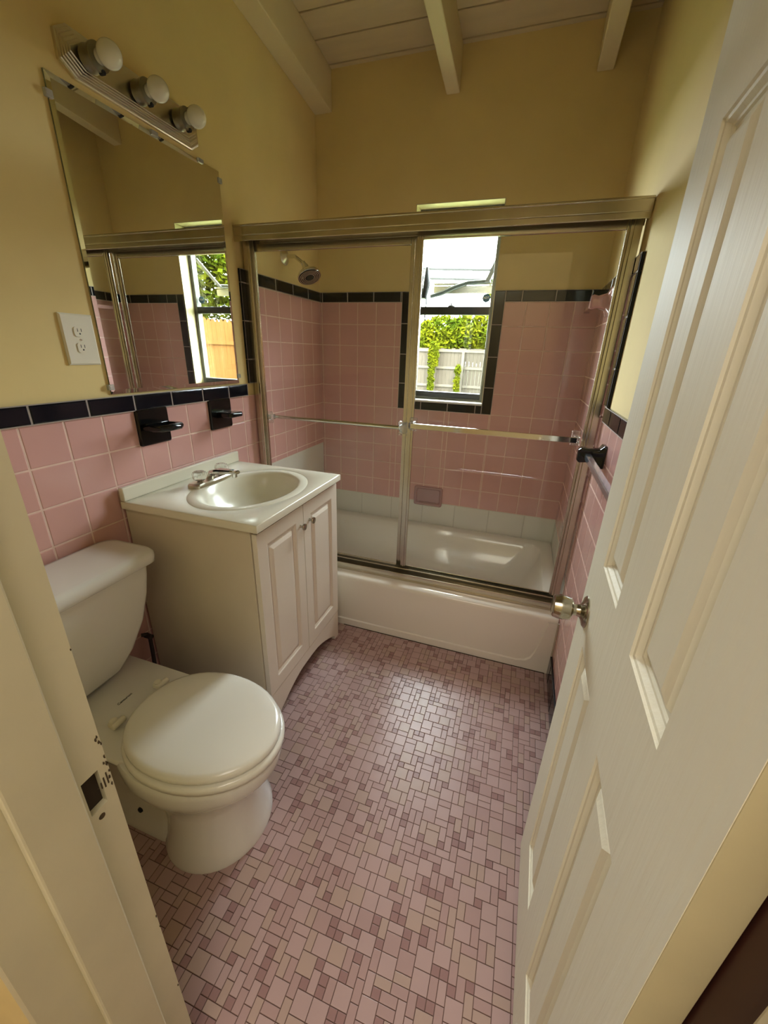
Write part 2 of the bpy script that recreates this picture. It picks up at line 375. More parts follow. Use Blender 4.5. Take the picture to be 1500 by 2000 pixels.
# opened awning sash outside with its hinge arms
bm = BM(); box(bm, .585, .935, .285, .305, 1.575, 1.612); box(bm, .585, .935, .283, .307, 1.618, 1.626)
obj('awning_rail', bm, 'wframe', wn, label='pale outer rail of the opened awning sash')
bm = BM(); tube(bm, [(.575, .25, 1.555), (.64, .27, 1.575), (.71, .28, 1.605), (.78, .28, 1.625), (.90, .28, 1.632)], [.010, .012, .012, .011, .010])
obj('awning_arm', bm, 'ash', wn, smooth=True)
bm = BM(); obox(bm, (.885, .26, 1.625), Vector((.085, -.12, .16)).normalized(), Y, X, (0, .20), (-.006, .006), (-.012, .012)); obj('support_arm', bm, 'bronze', wn)
bm = BM(); tube(bm, [(.572, .12, 1.53), (.580, .13, 1.60), (.574, .14, 1.68)], [.014, .020, .008]); tube(bm, [(.582, .12, 1.56), (.588, .11, 1.50), (.594, .07, 1.44), (.600, .06, 1.418)], .0035)
obj('window_lever', bm, 'bronze', wn, smooth=True)
bm = BM(); lathe(bm, (.730, .09, 1.487), Z, [(.02, 0), (.016, .006), (.004, .010), (.003, .020)], 12); obj('sash_latch', bm, 'bronze', wn, smooth=True)
st = BM(); lathe(st, (.908, .096, 1.528), -Y, [(.021, 0), (.021, .0008)], 8)
so_ = tag(obj('security_sticker', st, 'blue'), 'small blue octagonal security sticker on the upper window pane', 'sticker')
so_.rotation_euler = (0, 0, 0)
text_mesh('ADT', .015, 'white', so_, 'sticker_lettering', Matrix.Translation((.908, .0948, 1.529)) @ Matrix.Rotation(PI/2, 4, 'X'))

# door frame ------------------------------------------------
JX = .755
tl = struct('trim_1', (JX, -2.13, 0))
bm = BM(); hy0, hy1, hz0, hz1 = -2.1000, -2.0800, .735, .789
box(bm, .735, JX, YH-.004, hy0, 0, 1.872); box(bm, .735, JX, hy1, YW, 0, 1.872)
box(bm, .7352, JX, hy0, hy1, 0, hz0); box(bm, .7352, JX, hy0, hy1, hz1, 1.872); box(bm, .72, JX-.008, hy0-.002, hy1+.002, hz0-.003, hz1+.003, 1)
obj('jamb', bm, ['jamb', 'rust'], tl, label='cream strike jamb with empty latch hole')
bm = BM(); box(bm, JX, JX+.011, -2.163, -2.1065, 0, 1.86); obj('stop', bm, 'jamb', tl, bevel=.0025)
bm = BM()
for k in range(16):
    zz = R.uniform(.745, .835) if k < 11 else R.uniform(.2, 1.0); yy = YW-R.uniform(0, .005 if k < 11 else .002); s = R.uniform(.0015, .004) if k < 11 else R.uniform(.001, .003)
    ring = [Vector((JX+.0002, yy+s*.5*math.cos(a)*R.uniform(.4, 1), zz+s*1.3*math.sin(a)*R.uniform(.4, 1))) for a in [i*PI/3.5 for i in range(7)]]
    loft(bm, [ring, [p+X*.0006 for p in ring]])
lathe(bm, (JX, -2.0905, .722), X, [(.004, 0), (.0036, .0008)], 10)
for k in range(4): box(bm, JX, JX+.0005, -2.086+.004*k, -2.0845+.004*k, .757+R.uniform(-.004, .01), .764+.004*k)
obj('paint_chips', bm, 'scuff', tl, label='dark chipped paint round the latch hole')
trr = struct('trim_2', (1.38, -2.13, 0))
bm = BM(); box(bm, 1.3545, 1.40, -2.107, YW, 0, 1.89); obj('jamb_rabbet', bm, 'brownjamb', trr, label='dark stained hinge rabbet')
bm = BM(); box(bm, 1.347, 1.40, YH-.004, -2.107, 0, 1.89); obj('stop', bm, 'jamb', trr, bevel=.0025)
bm = BM(); box(bm, JX, 1.347, YH-.004, YW, 1.872, 1.89); box(bm, JX, 1.347, -2.163, -2.1065, 1.86, 1.872); sobj('trim_3', bm, 'jamb')

# open panel door -------------------------------------------
TH = -.028; DW = .566; DT = .032; DH = 1.845
F0 = Vector((1.336, -1.503, .014)); du = Vector((math.sin(TH), -math.cos(TH), 0)); dn = Vector((-math.cos(TH), -math.sin(TH), 0)); dn = Vector((-du.y*-1, 0, 0)) if False else Vector((-math.cos(TH), -math.sin(TH), 0))
dr = struct('door_1', F0)
bm = BM(); pans = [(a, b, a+.131, d) for a in (.098, .328) for b, d in ((.165, .750), (.917, 1.500), (1.600, 1.740))]
routed(bm, F0, du, Z, dn, DW, DH, pans, [(0, 0), (.0015, -.003), (.005, -.004), (.009, -.0095), (.012, -.010), (.0135, -.0128), (.022, -.0128), (.027, -.0068), (.0365, -.0025)], DT)
obj('door_leaf', bm, 'doorp', dr, label='white moulded six panel door leaf')
bm = BM(); obox(bm, F0, du, Z, dn, (DW, DW+.0008), (0, DH), (-DT, -.0005)); obj('hinge_edge', bm, 'doorh', dr)
KC = F0+du*.060+Z*.800
bm = BM()
lathe(bm, KC, dn, [(.030, 0), (.030, .002), (.027, .005), (.018, .008), (.0125, .011), (.0108, .016), (.0108, .022), (.012, .025)], 40)
obj('knob_rose', bm, 'brass', dr, smooth=True)
bm = BM()
lathe(bm, KC+dn*.023, dn, [(.0125, 0), (.016, .0015), (.0205, .004), (.0218, .006), (.0218, .009), (.0235, .017), (.0232, .026), (.0215, .034), (.0185, .0365), (.0165, .037), (.011, .036), (.002, .0365)], 40)
obj('door_knob', bm, 'brass', dr, smooth=True, label='tarnished brass and chrome door knob')
bm = BM(); lathe(bm, KC-dn*(DT), -dn, [(.034, 0), (.031, .006), (.014, .014), (.0125, .024), (.0255, .030), (.0272, .045), (.022, .06), (.002, .062)], 32)
obj('rear_knob', bm, 'brass', dr, smooth=True)

# hallway behind the camera --------------------------------
bm = BM(); box(bm, -.8, 2.6, -3.7, YH, -.08, -.002); sobj('floor.001', bm, 'hfloor')
bm = BM(); box(bm, -.8, 2.6, -3.7, YH, 2.42, 2.6); sobj('ceiling.001', bm, 'wall_hall')
for nm, q in (('wall_hall_rear', (-.8, 2.6, -3.8, -3.7)), ('wall_hall_left', (-.9, -.8, -3.7, YH)), ('wall_hall_right', (2.6, 2.7, -3.7, YH)), ('wall_hall_partition', (-.8, -.12, YH, YH+.1)), ('wall_hall_partition', (1.56, 2.6, YH, YH+.1))):
    bm = BM(); box(bm, *q, 0, 2.6); sobj(nm, bm, 'wall_hall')

# ============================================================ THINGS
# bathtub ---------------------------------------------------
tb = thing('bathtub', 'white enamel bathtub behind the sliding glass shower door', 'bathtub', (.72, -.39, 0))
TZ = .270
bm = BM()
def rim_ring(x0, x1, y0, y1, r, z, n=8): return rrect((x0+x1)/2, (y0+y1)/2, (x1-x0)/2, (y1-y0)/2, r, n, z)
rings = [rim_ring(.006, W-.006, -.779, -.010, .006, .012), rim_ring(.006, W-.006, -.779, -.010, .006, TZ-.018), rim_ring(.006, W-.006, -.776, -.010, .008, TZ-.006), rim_ring(.006, W-.006, -.768, -.010, .010, TZ),
         rim_ring(.075, W-.060, -.665, -.060, .09, TZ+.001), rim_ring(.083, W-.066, -.655, -.068, .09, TZ-.008), rim_ring(.10, W-.075, -.640, -.085, .10, TZ-.04), rim_ring(.15, W-.15, -.60, -.12, .12, .08), rim_ring(.20, W-.22, -.55, -.17, .12, .055)]
loft(bm, rings, cap0=False)
obj('tub_shell', bm, 'tub', tb, smooth=True, ang=60)
bm = BM()
# apron: raised border round a recessed field with a swept lower right corner
pts = []
xs = [.02, .3, .6, .9, 1.2, 1.30, 1.335, 1.355, 1.368, 1.378, 1.388, 1.398]
zs = [.034, .034, .034, .034, .034, .035, .042, .060, .095, .14, .20, .252]
for x, z in zip(xs, zs): pts.append((x, z))
outer = [(.006, 0), (W-.006, 0), (W-.006, TZ-.016)]
yb, yf_ = -.779, -.786
def strip(A, B, y): 
    va = [bm.verts.new((a[0], y, a[1])) for a in A]; vb = [bm.verts.new((b[0], y, b[1])) for b in B]
    for i in range(len(A)-1): bm.faces.new((va[i], va[i+1], vb[i+1], vb[i]))
    return va, vb
O = []
for i, (x, z) in enumerate(pts):
    if i < 5: O.append((x, 0))
    elif i == 5: O.append((1.40, 0))
    elif i == 6: O.append((W-.006, 0))
    else: O.append((W-.006, (i-6)/5*(TZ-.018)))
va, vb = strip(O, pts, yf_)
inn = [(x-(.004 if i > 5 else 0), z+(.004 if i < 8 else .001)) for i, (x, z) in enumerate(pts)]
vc = [bm.verts.new((a[0], yb-.0005, a[1])) for a in inn]
for i in range(len(inn)-1): bm.faces.new((vb[i], vb[i+1], vc[i+1], vc[i]))
vd = [bm.verts.new((a[0], yb, a[1])) for a in O]
for i in range(len(O)-1): bm.faces.new((vd[i], vd[i+1], va[i+1], va[i]))
obj('apron_border', bm, 'tub', tb, smooth=True, ang=30)
bm = BM(); box(bm, .75, .78, -.35, -.32, .0556, .0575); bm2 = bm
bm.clear(); lathe(bm, (.26, -.36, .0552), Z, [(.028, 0), (.026, .002), (.006, .0022)], 24); obj('drain', bm, 'chrome', tb, smooth=True)

# sliding shower door --------------------------------------
se = thing('sliding_shower_door', 'aluminium framed sliding glass door enclosing the bathtub', 'shower door', (.72, -.69, TZ))
bm = BM(); box(bm, .002, W-.002, -.722, -.640, 1.655, 1.690); box(bm, .002, W-.002, -.722, -.716, 1.637, 1.656); box(bm, .002, W-.002, -.646, -.640, 1.637, 1.656); box(bm, .002, W-.002, -.725, -.720, 1.684, 1.692); obj('header', bm, 'alu', se, bevel=.0025)
for x0, x1, s in ((.012, .034, 1), (W-.034, W-.012, -1)):
    bm = BM(); box(bm, x0, x1, -.684, -.632, TZ+.03, 1.655); xo = x0 if s > 0 else x1
    a, b = (x1, x1+.010) if s > 0 else (x0-.010, x0)
    box(bm, a, b, -.684, -.681, TZ+.03, 1.655); box(bm, a, b, -.661, -.658, TZ+.03, 1.655); obj('wall_jamb', bm, 'alu', se, bevel=.0015)
bm = BM()
box(bm, .012, W-.012, -.722, -.645, TZ+.001, TZ+.012); box(bm, .012, W-.012, -.722, -.716, TZ+.012, TZ+.036); box(bm, .012, W-.012, -.696, -.692, TZ+.012, TZ+.050); box(bm, .012, W-.012, -.650, -.645, TZ+.012, TZ+.044)
obj('bottom_track', bm, 'alu', se, bevel=.0015)
def panel(x0, x1, yc, barside, z0, z1, lab, top, sl, sr):
    bm = BM(); t = .007
    box(bm, x0, x0+sl, yc-t, yc+t, z0, z1); box(bm, x1-sr, x1, yc-t, yc+t, z0, z1)
    for xx, s_w in ((x0, sl), (x1-sr, sr)):
        box(bm, xx+s_w*.35, xx+s_w*.65, yc-t-.003, yc-t, z0, z1)
    box(bm, x0+sl, x1-sr, yc-t, yc+t, z0, z0+.016); box(bm, x0+sl, x1-sr, yc-t, yc+t, z1-top, z1)
    f = obj('sliding_panel', bm, 'alu', se, bevel=.0018, label=lab)
    bm = BM(); box(bm, x0+sl-.004, x1-sr+.004, yc-.0025, yc+.0025, z0+.012, z1-.012)
    obj('glass_pane', bm, 'sglass', f).parent = f
    return f
def sub(name, bm, mt, par, **k):
    return obj(name, bm, mt, par, **k)
pR = panel(.731, 1.400, -.673, -1, TZ+.020, 1.648, 'right hand sliding glass panel in front track', .026, .024, .013)
pL = panel(.036, .728, -.650, 1, TZ+.026, 1.640, 'left hand sliding glass panel in rear track', .026, .010, .024)
for o_ in (pR, pL):
    for ch in o_.children: ch.matrix_parent_inverse = Matrix.Translation(-Vector(se.location)); ch.matrix_parent_inverse = Matrix()
def bar(par, x0, x1, y, yg, z, sq):
    bm = BM()
    if sq: box(bm, x0, x1, y-.005, y+.005, z-.010, z+.010)
    else: tube(bm, [(x0, y, z), (x1, y, z)], .0085, 20)
    o_ = obj('towel_bar', bm, 'chrome', None, smooth=not sq, bevel=.001 if sq else 0); o_.parent = par
    for xx in (x0, x1):
        bm = BM(); box(bm, xx-.010, xx+.010, min(y, yg)-.004, max(y, yg)+.004, z-.012, z+.012)
        box(bm, xx-.016, xx+.016, min(yg, yg)-.003, yg+.003, z-.026, z+.026)
        b_ = obj('bar_bracket', bm, 'acrylic', None, bevel=.003); b_.parent = par
bar(pR, .757, 1.365, -.728, -.684, .985, True)
bar(pL, .052, .700, -.612, -.640, .953, False)
bm = BM()
lathe(bm, (.714, -.662, .962), -Y, [(.024, 0), (.024, .006), (.018, .010), (.010, .016), (.008, .022), (.001, .023)], 12)
for a, b in ((-.018, .022), (.018, .022), (-.018, -.022), (.018, -.022)): lathe(bm, (.714+a*.9, -.665, .962+b), -Y, [(.007, 0), (.007, .012), (.004, .014)], 8)
b_ = obj('bar_bracket', bm, 'acrylic', None, smooth=True); b_.parent = pL

# vanity ----------------------------------------------------
VY0, VY1 = -1.413, -.868; VX = .478
va_ = thing('vanity_cabinet', 'cream two-door vanity cabinet on arched feet under the sink top', 'cabinet', (.24, -1.14, 0))
bm = BM()
box(bm, .012, VX, VY0, VY0+.014, 0, .767); box(bm, .012, VX, VY1-.014, VY1, 0, .767); box(bm, .012, VX-.01, VY0+.014, VY1-.014, .10, .115); box(bm, .012, .020, VY0+.014, VY1-.014, .10, .767)
box(bm, VX-.015, VX, VY0+.014, VY1-.014, .735, .767); box(bm, VX-.015, VX, VY0+.014, VY1-.014, .10, .145); box(bm, VX-.015, VX, VY0+.014, VY0+.04, .10, .767); box(bm, VX-.015, VX, VY1-.04, VY1-.014, .10, .767)
obj('cabinet_body', bm, 'cab', va_, bevel=.001)
bm = BM(); N = 120
T1, B1 = [], []
for i in range(N+1):
    yy = VY0+(VY1-VY0)*i/N; d = min(yy-VY0, VY1-yy)
    if d < .038: zb = 0
    else:
        s = max(0, d-.040)/((VY1-VY0)/2-.040); zb = .022+.066*math.sin(min(1, s*1.15)*PI/2)
    B1.append(zb); T1.append(yy)
fr = [[bm.verts.new((x, yy, z)) for yy, z in zip(T1, B1)] for x in (VX, VX+.018)]
tp = [[bm.verts.new((x, yy, .138)) for yy in T1] for x in (VX, VX+.018)]
for i in range(N):
    bm.faces.new((fr[1][i], fr[1][i+1], tp[1][i+1], tp[1][i])); bm.faces.new((fr[0][i], tp[0][i], tp[0][i+1], fr[0][i+1]))
    bm.faces.new((fr[0][i], fr[0][i+1], fr[1][i+1], fr[1][i])); bm.faces.new((tp[0][i], tp[1][i], tp[1][i+1], tp[0][i+1]))
for i in (0, N): bm.faces.new((fr[0][i], fr[1][i], tp[1][i], tp[0][i]))
bmesh.ops.remove_doubles(bm, verts=bm.verts[:], dist=1e-6)
obj('arched_toe_board', bm, 'cabdoor', va_, bevel=.0015)
vp = [(0, 0), (.002, -.003), (.006, -.0045), (.010, -.0075), (.016, -.0075), (.021, -.004), (.029, -.0005)]
for a, b, ky in ((VY0+.003, -1.1445, -1.165), (-1.1405, VY1-.003, -1.101)):
    bm = BM(); routed(bm, (VX+.0195, a, .143), Y, Z, X, b-a, .612, [(.050, .052, b-a-.050, .560)], vp, .018)
    d_ = obj('cabinet_door', bm, 'cabdoor', va_, bevel=.003)
    bm = BM(); lathe(bm, (VX+.0195, ky, .684), X, [(.006, 0), (.0045, .004), (.0045, .010), (.0105, .013), (.0125, .016), (.0115, .0195), (.006, .0215), (.0005, .022)], 24)
    k_ = obj('door_pull', bm, 'nickel', None, smooth=True); k_.parent = d_
# sink top
CY0, CY1, CX, CZ = -1.424, -.862, .512, .792
tp_ = thing('bathroom_sink', 'cream marble sink counter with oval bowl on the vanity cabinet', 'sink', (.26, -1.14, .767))
bm = BM(); N = 96; bc = (.292, -1.140)
def rectpt(a, x0, x1, y0, y1):
    dx, dy = math.cos(a), math.sin(a)
    t = min(((x1-bc[0])/dx if dx > 1e-9 else (x0-bc[0])/dx if dx < -1e-9 else 1e9), ((y1-bc[1])/dy if dy > 1e-9 else (y0-bc[1])/dy if dy < -1e-9 else 1e9))
    return (bc[0]+dx*t, bc[1]+dy*t)
corner = [math.atan2(yy-bc[1], xx-bc[0]) % (2*PI) for xx in (.012, CX) for yy in (CY0, CY1)]
angs = sorted([2*PI*i/N for i in range(N) if min(abs(2*PI*i/N-c) for c in corner) > .02]+corner)
rr = lambda i, z: [Vector((*rectpt(a, .012+i, CX-i, CY0+i, CY1-i), z)) for a in angs]
def el(ax, ay, z, cx=bc[0], cy2=bc[1]):
    out = []
    for a in angs:
        dx, dy = math.cos(a), math.sin(a); t = 1/math.sqrt((dx/ax)**2+(dy/ay)**2); out.append(Vector((cx+dx*t, cy2+dy*t, z)))
    return out
loft(bm, [rr(0, .768), rr(0, CZ-.003), rr(.0015, CZ-.0008), rr(.004, CZ), el(.187, .240, CZ), el(.184, .237, CZ-.0022), el(.181, .234, CZ-.0005), el(.160, .208, CZ+.0005), el(.153, .201, CZ-.002), el(.147, .194, CZ-.010), el(.138, .183, CZ-.035), el(.118, .158, CZ-.075), el(.085, .115, CZ-.108), el(.045, .06, CZ-.122), el(.02, .02, CZ-.126)], cap0=False)
obj('countertop', bm, 'marble', tp_, smooth=True, ang=50)
bm = BM(); box(bm, .012, .030, CY0, CY1, CZ, CZ+.044); obj('backsplash', bm, 'marble', tp_, bevel=.004, seg=3)
bm = BM(); lathe(bm, (bc[0], bc[1], CZ-.1262), Z, [(.020, 0), (.019, .002), (.005, .0012)], 24); obj('drain', bm, 'chrome', tp_, smooth=True)
# faucet
fa = thing('sink_faucet', 'chrome two handle faucet at the back of the oval sink', 'faucet', (.105, -1.14, CZ))
FX = .122
bm = BM(); loft(bm, [[Vector((p.x, p.y, z)) for p in rrect(FX, -1.14, hx, hy, .008, 3)] for z, hx, hy in ((CZ, .026, .096), (CZ+.009, .026, .096), (CZ+.014, .022, .091))]); obj('base_plate', bm, 'steel', fa, smooth=True)
bm = BM()
path = [(FX-.012, CZ+.012, .020, .010), (FX+.004, CZ+.032, .020, .014), (FX+.030, CZ+.042, .018, .010), (FX+.070, CZ+.046, .015, .008), (FX+.112, CZ+.048, .012, .007), (FX+.118, CZ+.047, .011, .006)]
loft(bm, [[Vector((x, -1.14+hy*c, z+hz*s)) for c, s in ((-1, -.6), (-1, .2), (-.7, .8), (.7, .8), (1, .2), (1, -.6), (.7, -1), (-.7, -1))] for x, z, hy, hz in path])
obj('spout', bm, 'chrome', fa, smooth=True, ang=30)
bm = BM(); lathe(bm, (FX+.103, -1.14, CZ+.043), -Z, [(.009, 0), (.009, .014), (.007, .016)], 20); obj('aerator', bm, 'chrome', fa, smooth=True)
for yy in (-1.198, -1.084):
    bm = BM(); lathe(bm, (FX, yy, CZ+.013), Z, [(.014, 0), (.012, .003), (.008, .006), (.008, .012)], 20); obj('handle_stem', bm, 'brass', fa, smooth=True)
    bm = BM(); n = 40; rings = []
    for r_, h in ((.010, 0), (.019, .004), (.0225, .012), (.0225, .024), (.020, .031), (.012, .034), (.001, .0345)):
        rings.append([Vector((FX+r_*(1+.07*math.cos(8*2*PI*i/n))*math.cos(2*PI*i/n), yy+r_*(1+.07*math.cos(8*2*PI*i/n))*math.sin(2*PI*i/n), CZ+.019+h)) for i in range(n)])
    loft(bm, rings); obj('handle', bm, 'acrylic', fa, smooth=True, label='clear fluted acrylic faucet handle')

# toilet ----------------------------------------------------
TY = -1.708
to = thing('toilet', 'white toilet with closed bone coloured seat against the pink tiled wall', 'toilet', (.35, TY, 0))
bm = BM()
tk = [(.338, .125, .075, .030, .105), (.352, .135, .095, .035, .108), (.40, .150, .130, .035, .110), (.48, .163, .168, .03, .108), (.56, .170, .190, .028, .106), (.62, .173, .200, .026, .105), (.662, .174, .204, .026, .105)]
loft(bm, [[Vector((p.x, p.y, z)) for p in rrect((.022+fx)/2, TY, (fx-.022)/2, hw, r, 8)] for z, fx0, hw, r, _ in tk for fx in (fx0+.012,)])
obj('tank', bm, 'china', to, smooth=True, ang=60)
bm = BM()
lr = lambda z, i: [Vector((p.x, p.y, z)) for p in rrect(.1125, TY, .1005-i, .222-i, .04, 8)]
loft(bm, [lr(.660, .006), lr(.664, .001), lr(.678, 0), lr(.690, .001), lr(.6975, .008), lr(.6995, .02)])
obj('tank_lid', bm, 'china', to, smooth=True, ang=60)
def egg(z, xb, xf, hw, n=48, sq=2.0, yc=TY):
    out = []; cx_ = xb+(xf-xb)*.47
    for i in range(n):
        a = 2*PI*i/n; c, s = math.cos(a), math.sin(a)
        rx = (xf-cx_) if c > 0 else (cx_-xb)
        e = 2/ (sq if c > 0 else sq*1.08)
        out.append(Vector((cx_+rx*math.copysign(abs(c)**e, c), yc+hw*math.copysign(abs(s)**e, s), z)))
    return out
bm = BM()
loft(bm, [egg(0, .385, .655, .147), egg(.012, .385, .655, .147), egg(.03, .392, .649, .140), egg(.10, .400, .636, .126), egg(.16, .390, .632, .122), egg(.20, .355, .642, .130), egg(.232, .315, .672, .148), egg(.258, .290, .700, .158), egg(.28, .28, .712, .163), egg(.305, .28, .716, .164), egg(.320, .28, .716, .163), egg(.326, .283, .712, .160)])
obj('bowl', bm, 'china', to, smooth=True, ang=60)
bm = BM()
def foot(z, x0, x1, hw, r): return [Vector((p.x, p.y, z)) for p in rrect((x0+x1)/2, TY, (x1-x0)/2, hw, r, 6)]
loft(bm, [foot(0, .16, .46, .112, .05), foot(.02, .16, .46, .110, .05), foot(.04, .165, .45, .095, .05), foot(.12, .17, .45, .088, .05), foot(.22, .13, .45, .092, .05), foot(.29, .06, .42, .112, .03), foot(.310, .03, .40, .140, .03), foot(.325, .026, .40, .143, .03), foot(.330, .030, .40, .139, .03)])
obj('rear_foot_and_deck', bm, 'china', to, smooth=True, ang=50)
bm = BM(); loft(bm, [egg(z, .313+i, .724-i, .163-i) for z, i in ((.327, .006), (.330, .001), (.343, 0), (.348, .003), (.350, .008))]); obj('seat', bm, 'seat', to, smooth=True, ang=60)
bm = BM(); loft(bm, [egg(z, .316+i, .715-i, .156-i, yc=TY+.002) for z, i in ((.3515, .004), (.354, 0), (.364, .0005), (.3695, .005), (.3725, .014), (.374, .05), (.375, .10))]); obj('seat_lid', bm, 'seat', to, smooth=True, ang=70)
for s in (-1, 1):
    bm = BM(); yy = TY+s*.070+.003; xx = .298
    tube(bm, [(xx, yy-.018, .345), (xx, yy+.018, .345)], .008, 16); box(bm, xx-.026, xx-.002, yy-.012, yy+.012, .330, .343); lathe(bm, (xx-.018, yy, .343), Z, [(.011, 0), (.010, .004), (.004, .005)], 12)
    obj('seat_hinge', bm, 'outlet', to, bevel=.002, label='translucent plastic seat hinge')
bm = BM(); lathe(bm, (.33, TY-.0935, .060), (0, -1, .15), [(.008, 0), (.007, .004), (.001, .005)], 12); obj('bolt_hole', bm, 'dark', to)
text_mesh('Centurion', .0105, 'print', to, 'maker_lettering', Matrix.Translation((.232, TY+.004, .3306)) @ Matrix.Rotation(PI/2, 4, 'Z') @ Matrix.Rotation(0, 4, 'X'))
bm = BM(); tube(bm, [(.035, -1.475, .32), (.045, -1.462, .318), (.052, -1.458, .30), (.055, -1.462, .24), (.058, -1.468, .18), (.060, -1.475, .10), (.055, -1.475, .06), (.010, -1.475, .055)], .0065)
lathe(bm, (.046, -1.462, .312), X, [(.009, -.008), (.009, .02)], 10)
tag(obj('supply_hose', bm, 'hose', smooth=True), 'dark water supply hose between toilet tank and vanity side', 'pipe')

# mirror ----------------------------------------------------
MY0, MY1, MZ0, MZ1 = -1.370, -.778, 1.112, 1.838
mi = thing('wall_mirror', 'large frameless wall mirror with slim angled edges above the sink', 'mirror', (0, -1.07, MZ0))
bm = BM()
def mr(x, i): return [Vector((x, a, b)) for a, b in ((MY0+i, MZ0+i), (MY1-i, MZ0+i), (MY1-i, MZ1-i), (MY0+i, MZ1-i))]
loft(bm, [mr(.0005, 0), mr(.005, 0)], cap1=False); obj('mirror_edge', bm, 'medge', mi)
bm = BM(); loft(bm, [mr(.0051, 0), mr(.0062, .012)], cap0=False); obj('mirror_glass', bm, 'mirror', mi)
for yy, zz, ax in ((MY0, 1.793, 0), (MY0, 1.132, 0), (MY1, 1.812, 0), (MY1, 1.14, 0), (-1.060, MZ1, 1), (-.87, MZ1, 1)):
    bm = BM()
    if ax: box(bm, .0005, .010, yy-.012, yy+.012, zz-.006, zz+.006)
    else: box(bm, .0005, .010, yy-.009, yy+.009, zz-.008, zz+.008); lathe(bm, (.009, yy+(-.005 if yy < -1 else .005), zz), X, [(.004, 0), (.003, .002)], 8)
    obj('mirror_clip', bm, 'clip', mi, bevel=.0015)

# vanity light ---------------------------------------------
LZ, LYc = 1.903, -1.100
vl = thing('vanity_light_bar', 'ridged chrome three bulb light bar above the mirror', 'light fixture', (0, LYc, LZ))
bm = BM(); LH, LV = .226, .050
def oct_(x, hy, hz, c): return [Vector((x, LYc+a, LZ+b)) for a, b in ((hy, hz-c), (hy-c*1.5, hz), (-hy+c*1.5, hz), (-hy, hz-c), (-hy, -hz+c), (-hy+c*1.5, -hz), (hy-c*1.5, -hz), (hy, -hz+c))]
rg = [oct_(0, LH, LV, .022), oct_(.008, LH, LV, .022)]
for i in range(5):
    ii = .0035+i*.0048; rg += [oct_(.009+i*.0026, LH-ii, LV-ii, .022), oct_(.0116+i*.0026, LH-ii-.0012, LV-ii-.0012, .022)]
loft(bm, rg); obj('backplate', bm, 'steel', vl)
for k in range(3):
    yb_ = -1.262+.1435*k
    bm = BM(); lathe(bm, (.028, yb_, LZ-.002), X, [(.027, 0), (.028, .004), (.0265, .008), (.0265, .024), (.0285, .027), (.0285, .034), (.022, .035)], 32); s_ = obj('lamp_socket', bm, 'sock', vl, smooth=True)
    for a in (1.2, 4.9):
        bm = BM(); lathe(bm, (.052, yb_+.027*math.cos(a), LZ-.002+.027*math.sin(a)), X, [(.005, 0), (.0055, .003), (.0055, .012), (.004, .014)], 10)
        n_ = obj('socket_slot', bm, 'dark', None); n_.parent = s_; n_.matrix_parent_inverse = Matrix()
    bm = BM(); r_ = .0275; pr_ = [(.014, 0), (.016, .006)]+[(r_*math.sin(t), .036-r_*math.cos(t)) for t in [PI*(.22+.78*j/16) for j in range(17)]]
    lathe(bm, (.060, yb_, LZ-.002), X, pr_, 32); obj('light_bulb', bm, 'bulb', vl, smooth='all', label='frosted white globe bulb')

# outlet ----------------------------------------------------
ou = thing('wall_outlet', 'white duplex electrical outlet on the yellow wall left of the mirror', 'outlet', (0, -1.427, 1.26))
bm = BM(); loft(bm, [[Vector((x, -1.427+a*(.045-i), 1.259+b*(.064-i))) for a, b in ((1, -1), (1, 1), (-1, 1), (-1, -1))] for x, i in ((0, 0), (.003, 0), (.006, .004))]); obj('cover_plate', bm, 'outlet', ou)
for zz in (1.279, 1.239):
    bm = BM(); loft(bm, [[Vector((x, -1.427+p.x, zz+p.y)) for p in rrect(0, 0, .0145, .0125, .007, 5)] for x in (.006, .0078)]); s_ = obj('receptacle', bm, 'outlet', ou)
    bm = BM()
    for yy in (-.005, .005): box(bm, .0078, .0080, -1.427+yy-.0008, -1.427+yy+.0008, zz, zz+.008)
    lathe(bm, (.0078, -1.427, zz-.005), X, [(.0022, 0), (.0022, .0002)], 10)
    n_ = obj('slots', bm, 'dark', None); n_.parent = s_; n_.matrix_parent_inverse = Matrix()
bm = BM(); lathe(bm, (.006, -1.427, 1.259), X, [(.003, 0), (.0025, .001)], 10); obj('screw', bm, 'nickel', ou)

# black ceramic holders -------------------------------------
def holder(y, label, name, ring):
    t = thing(name, label, 'holder', (0, y, 1.0), 'black ceramic holders on the pink wainscot')
    bm = BM(); loft(bm, [[Vector((x, y+p.x, 1.000+p.y)) for p in rrect(0, 0, .0625-i, .058-i, .006, 3)] for x, i in ((.004, 0), (.011, 0), (.015, .004))]); obj('wall_plate', bm, 'blackc', t, smooth=True)
    bm = BM()
    if ring:   # soap dish / tumbler ledge
        loft(bm, [[Vector((x, y+a*(.044+x*.10 if x < .03 else .047), 1.005+dz)) for a, dz in ((-1, -.010), (1, -.010), (1, .010), (-1, .010))] for x in (.012, .030)])
        pts = [(.02, y-.044, 1.0), (.05, y-.047, 1.002), (.082, y-.040, 1.004), (.092, y-.02, 1.004), (.092, y+.02, 1.004), (.082, y+.040, 1.004), (.05, y+.047, 1.002), (.02, y+.044, 1.0)]
        tube(bm, pts, [.011]*8, 12); box(bm, .02, .088, y-.042, y+.042, .992, .997)
    else:
        loft(bm, [[Vector((x, y+a, z+b)) for a, b in ((-hw, -hz), (hw, -hz), (hw, hz), (-hw, hz))] for x, hw, z, hz in ((.012, .03, .995, .012), (.03, .035, 1.000, .010), (.07, .038, 1.002, .009), (.088, .034, 1.002, .009), (.094, .028, 1.002, .006))])
    obj('ledge', bm, 'blackc', t, smooth=True, bevel=.003, ang=40)
holder(-1.2475, 'black ceramic tumbler holder nearer the outlet, under the mirror', 'tumbler_holder', True)
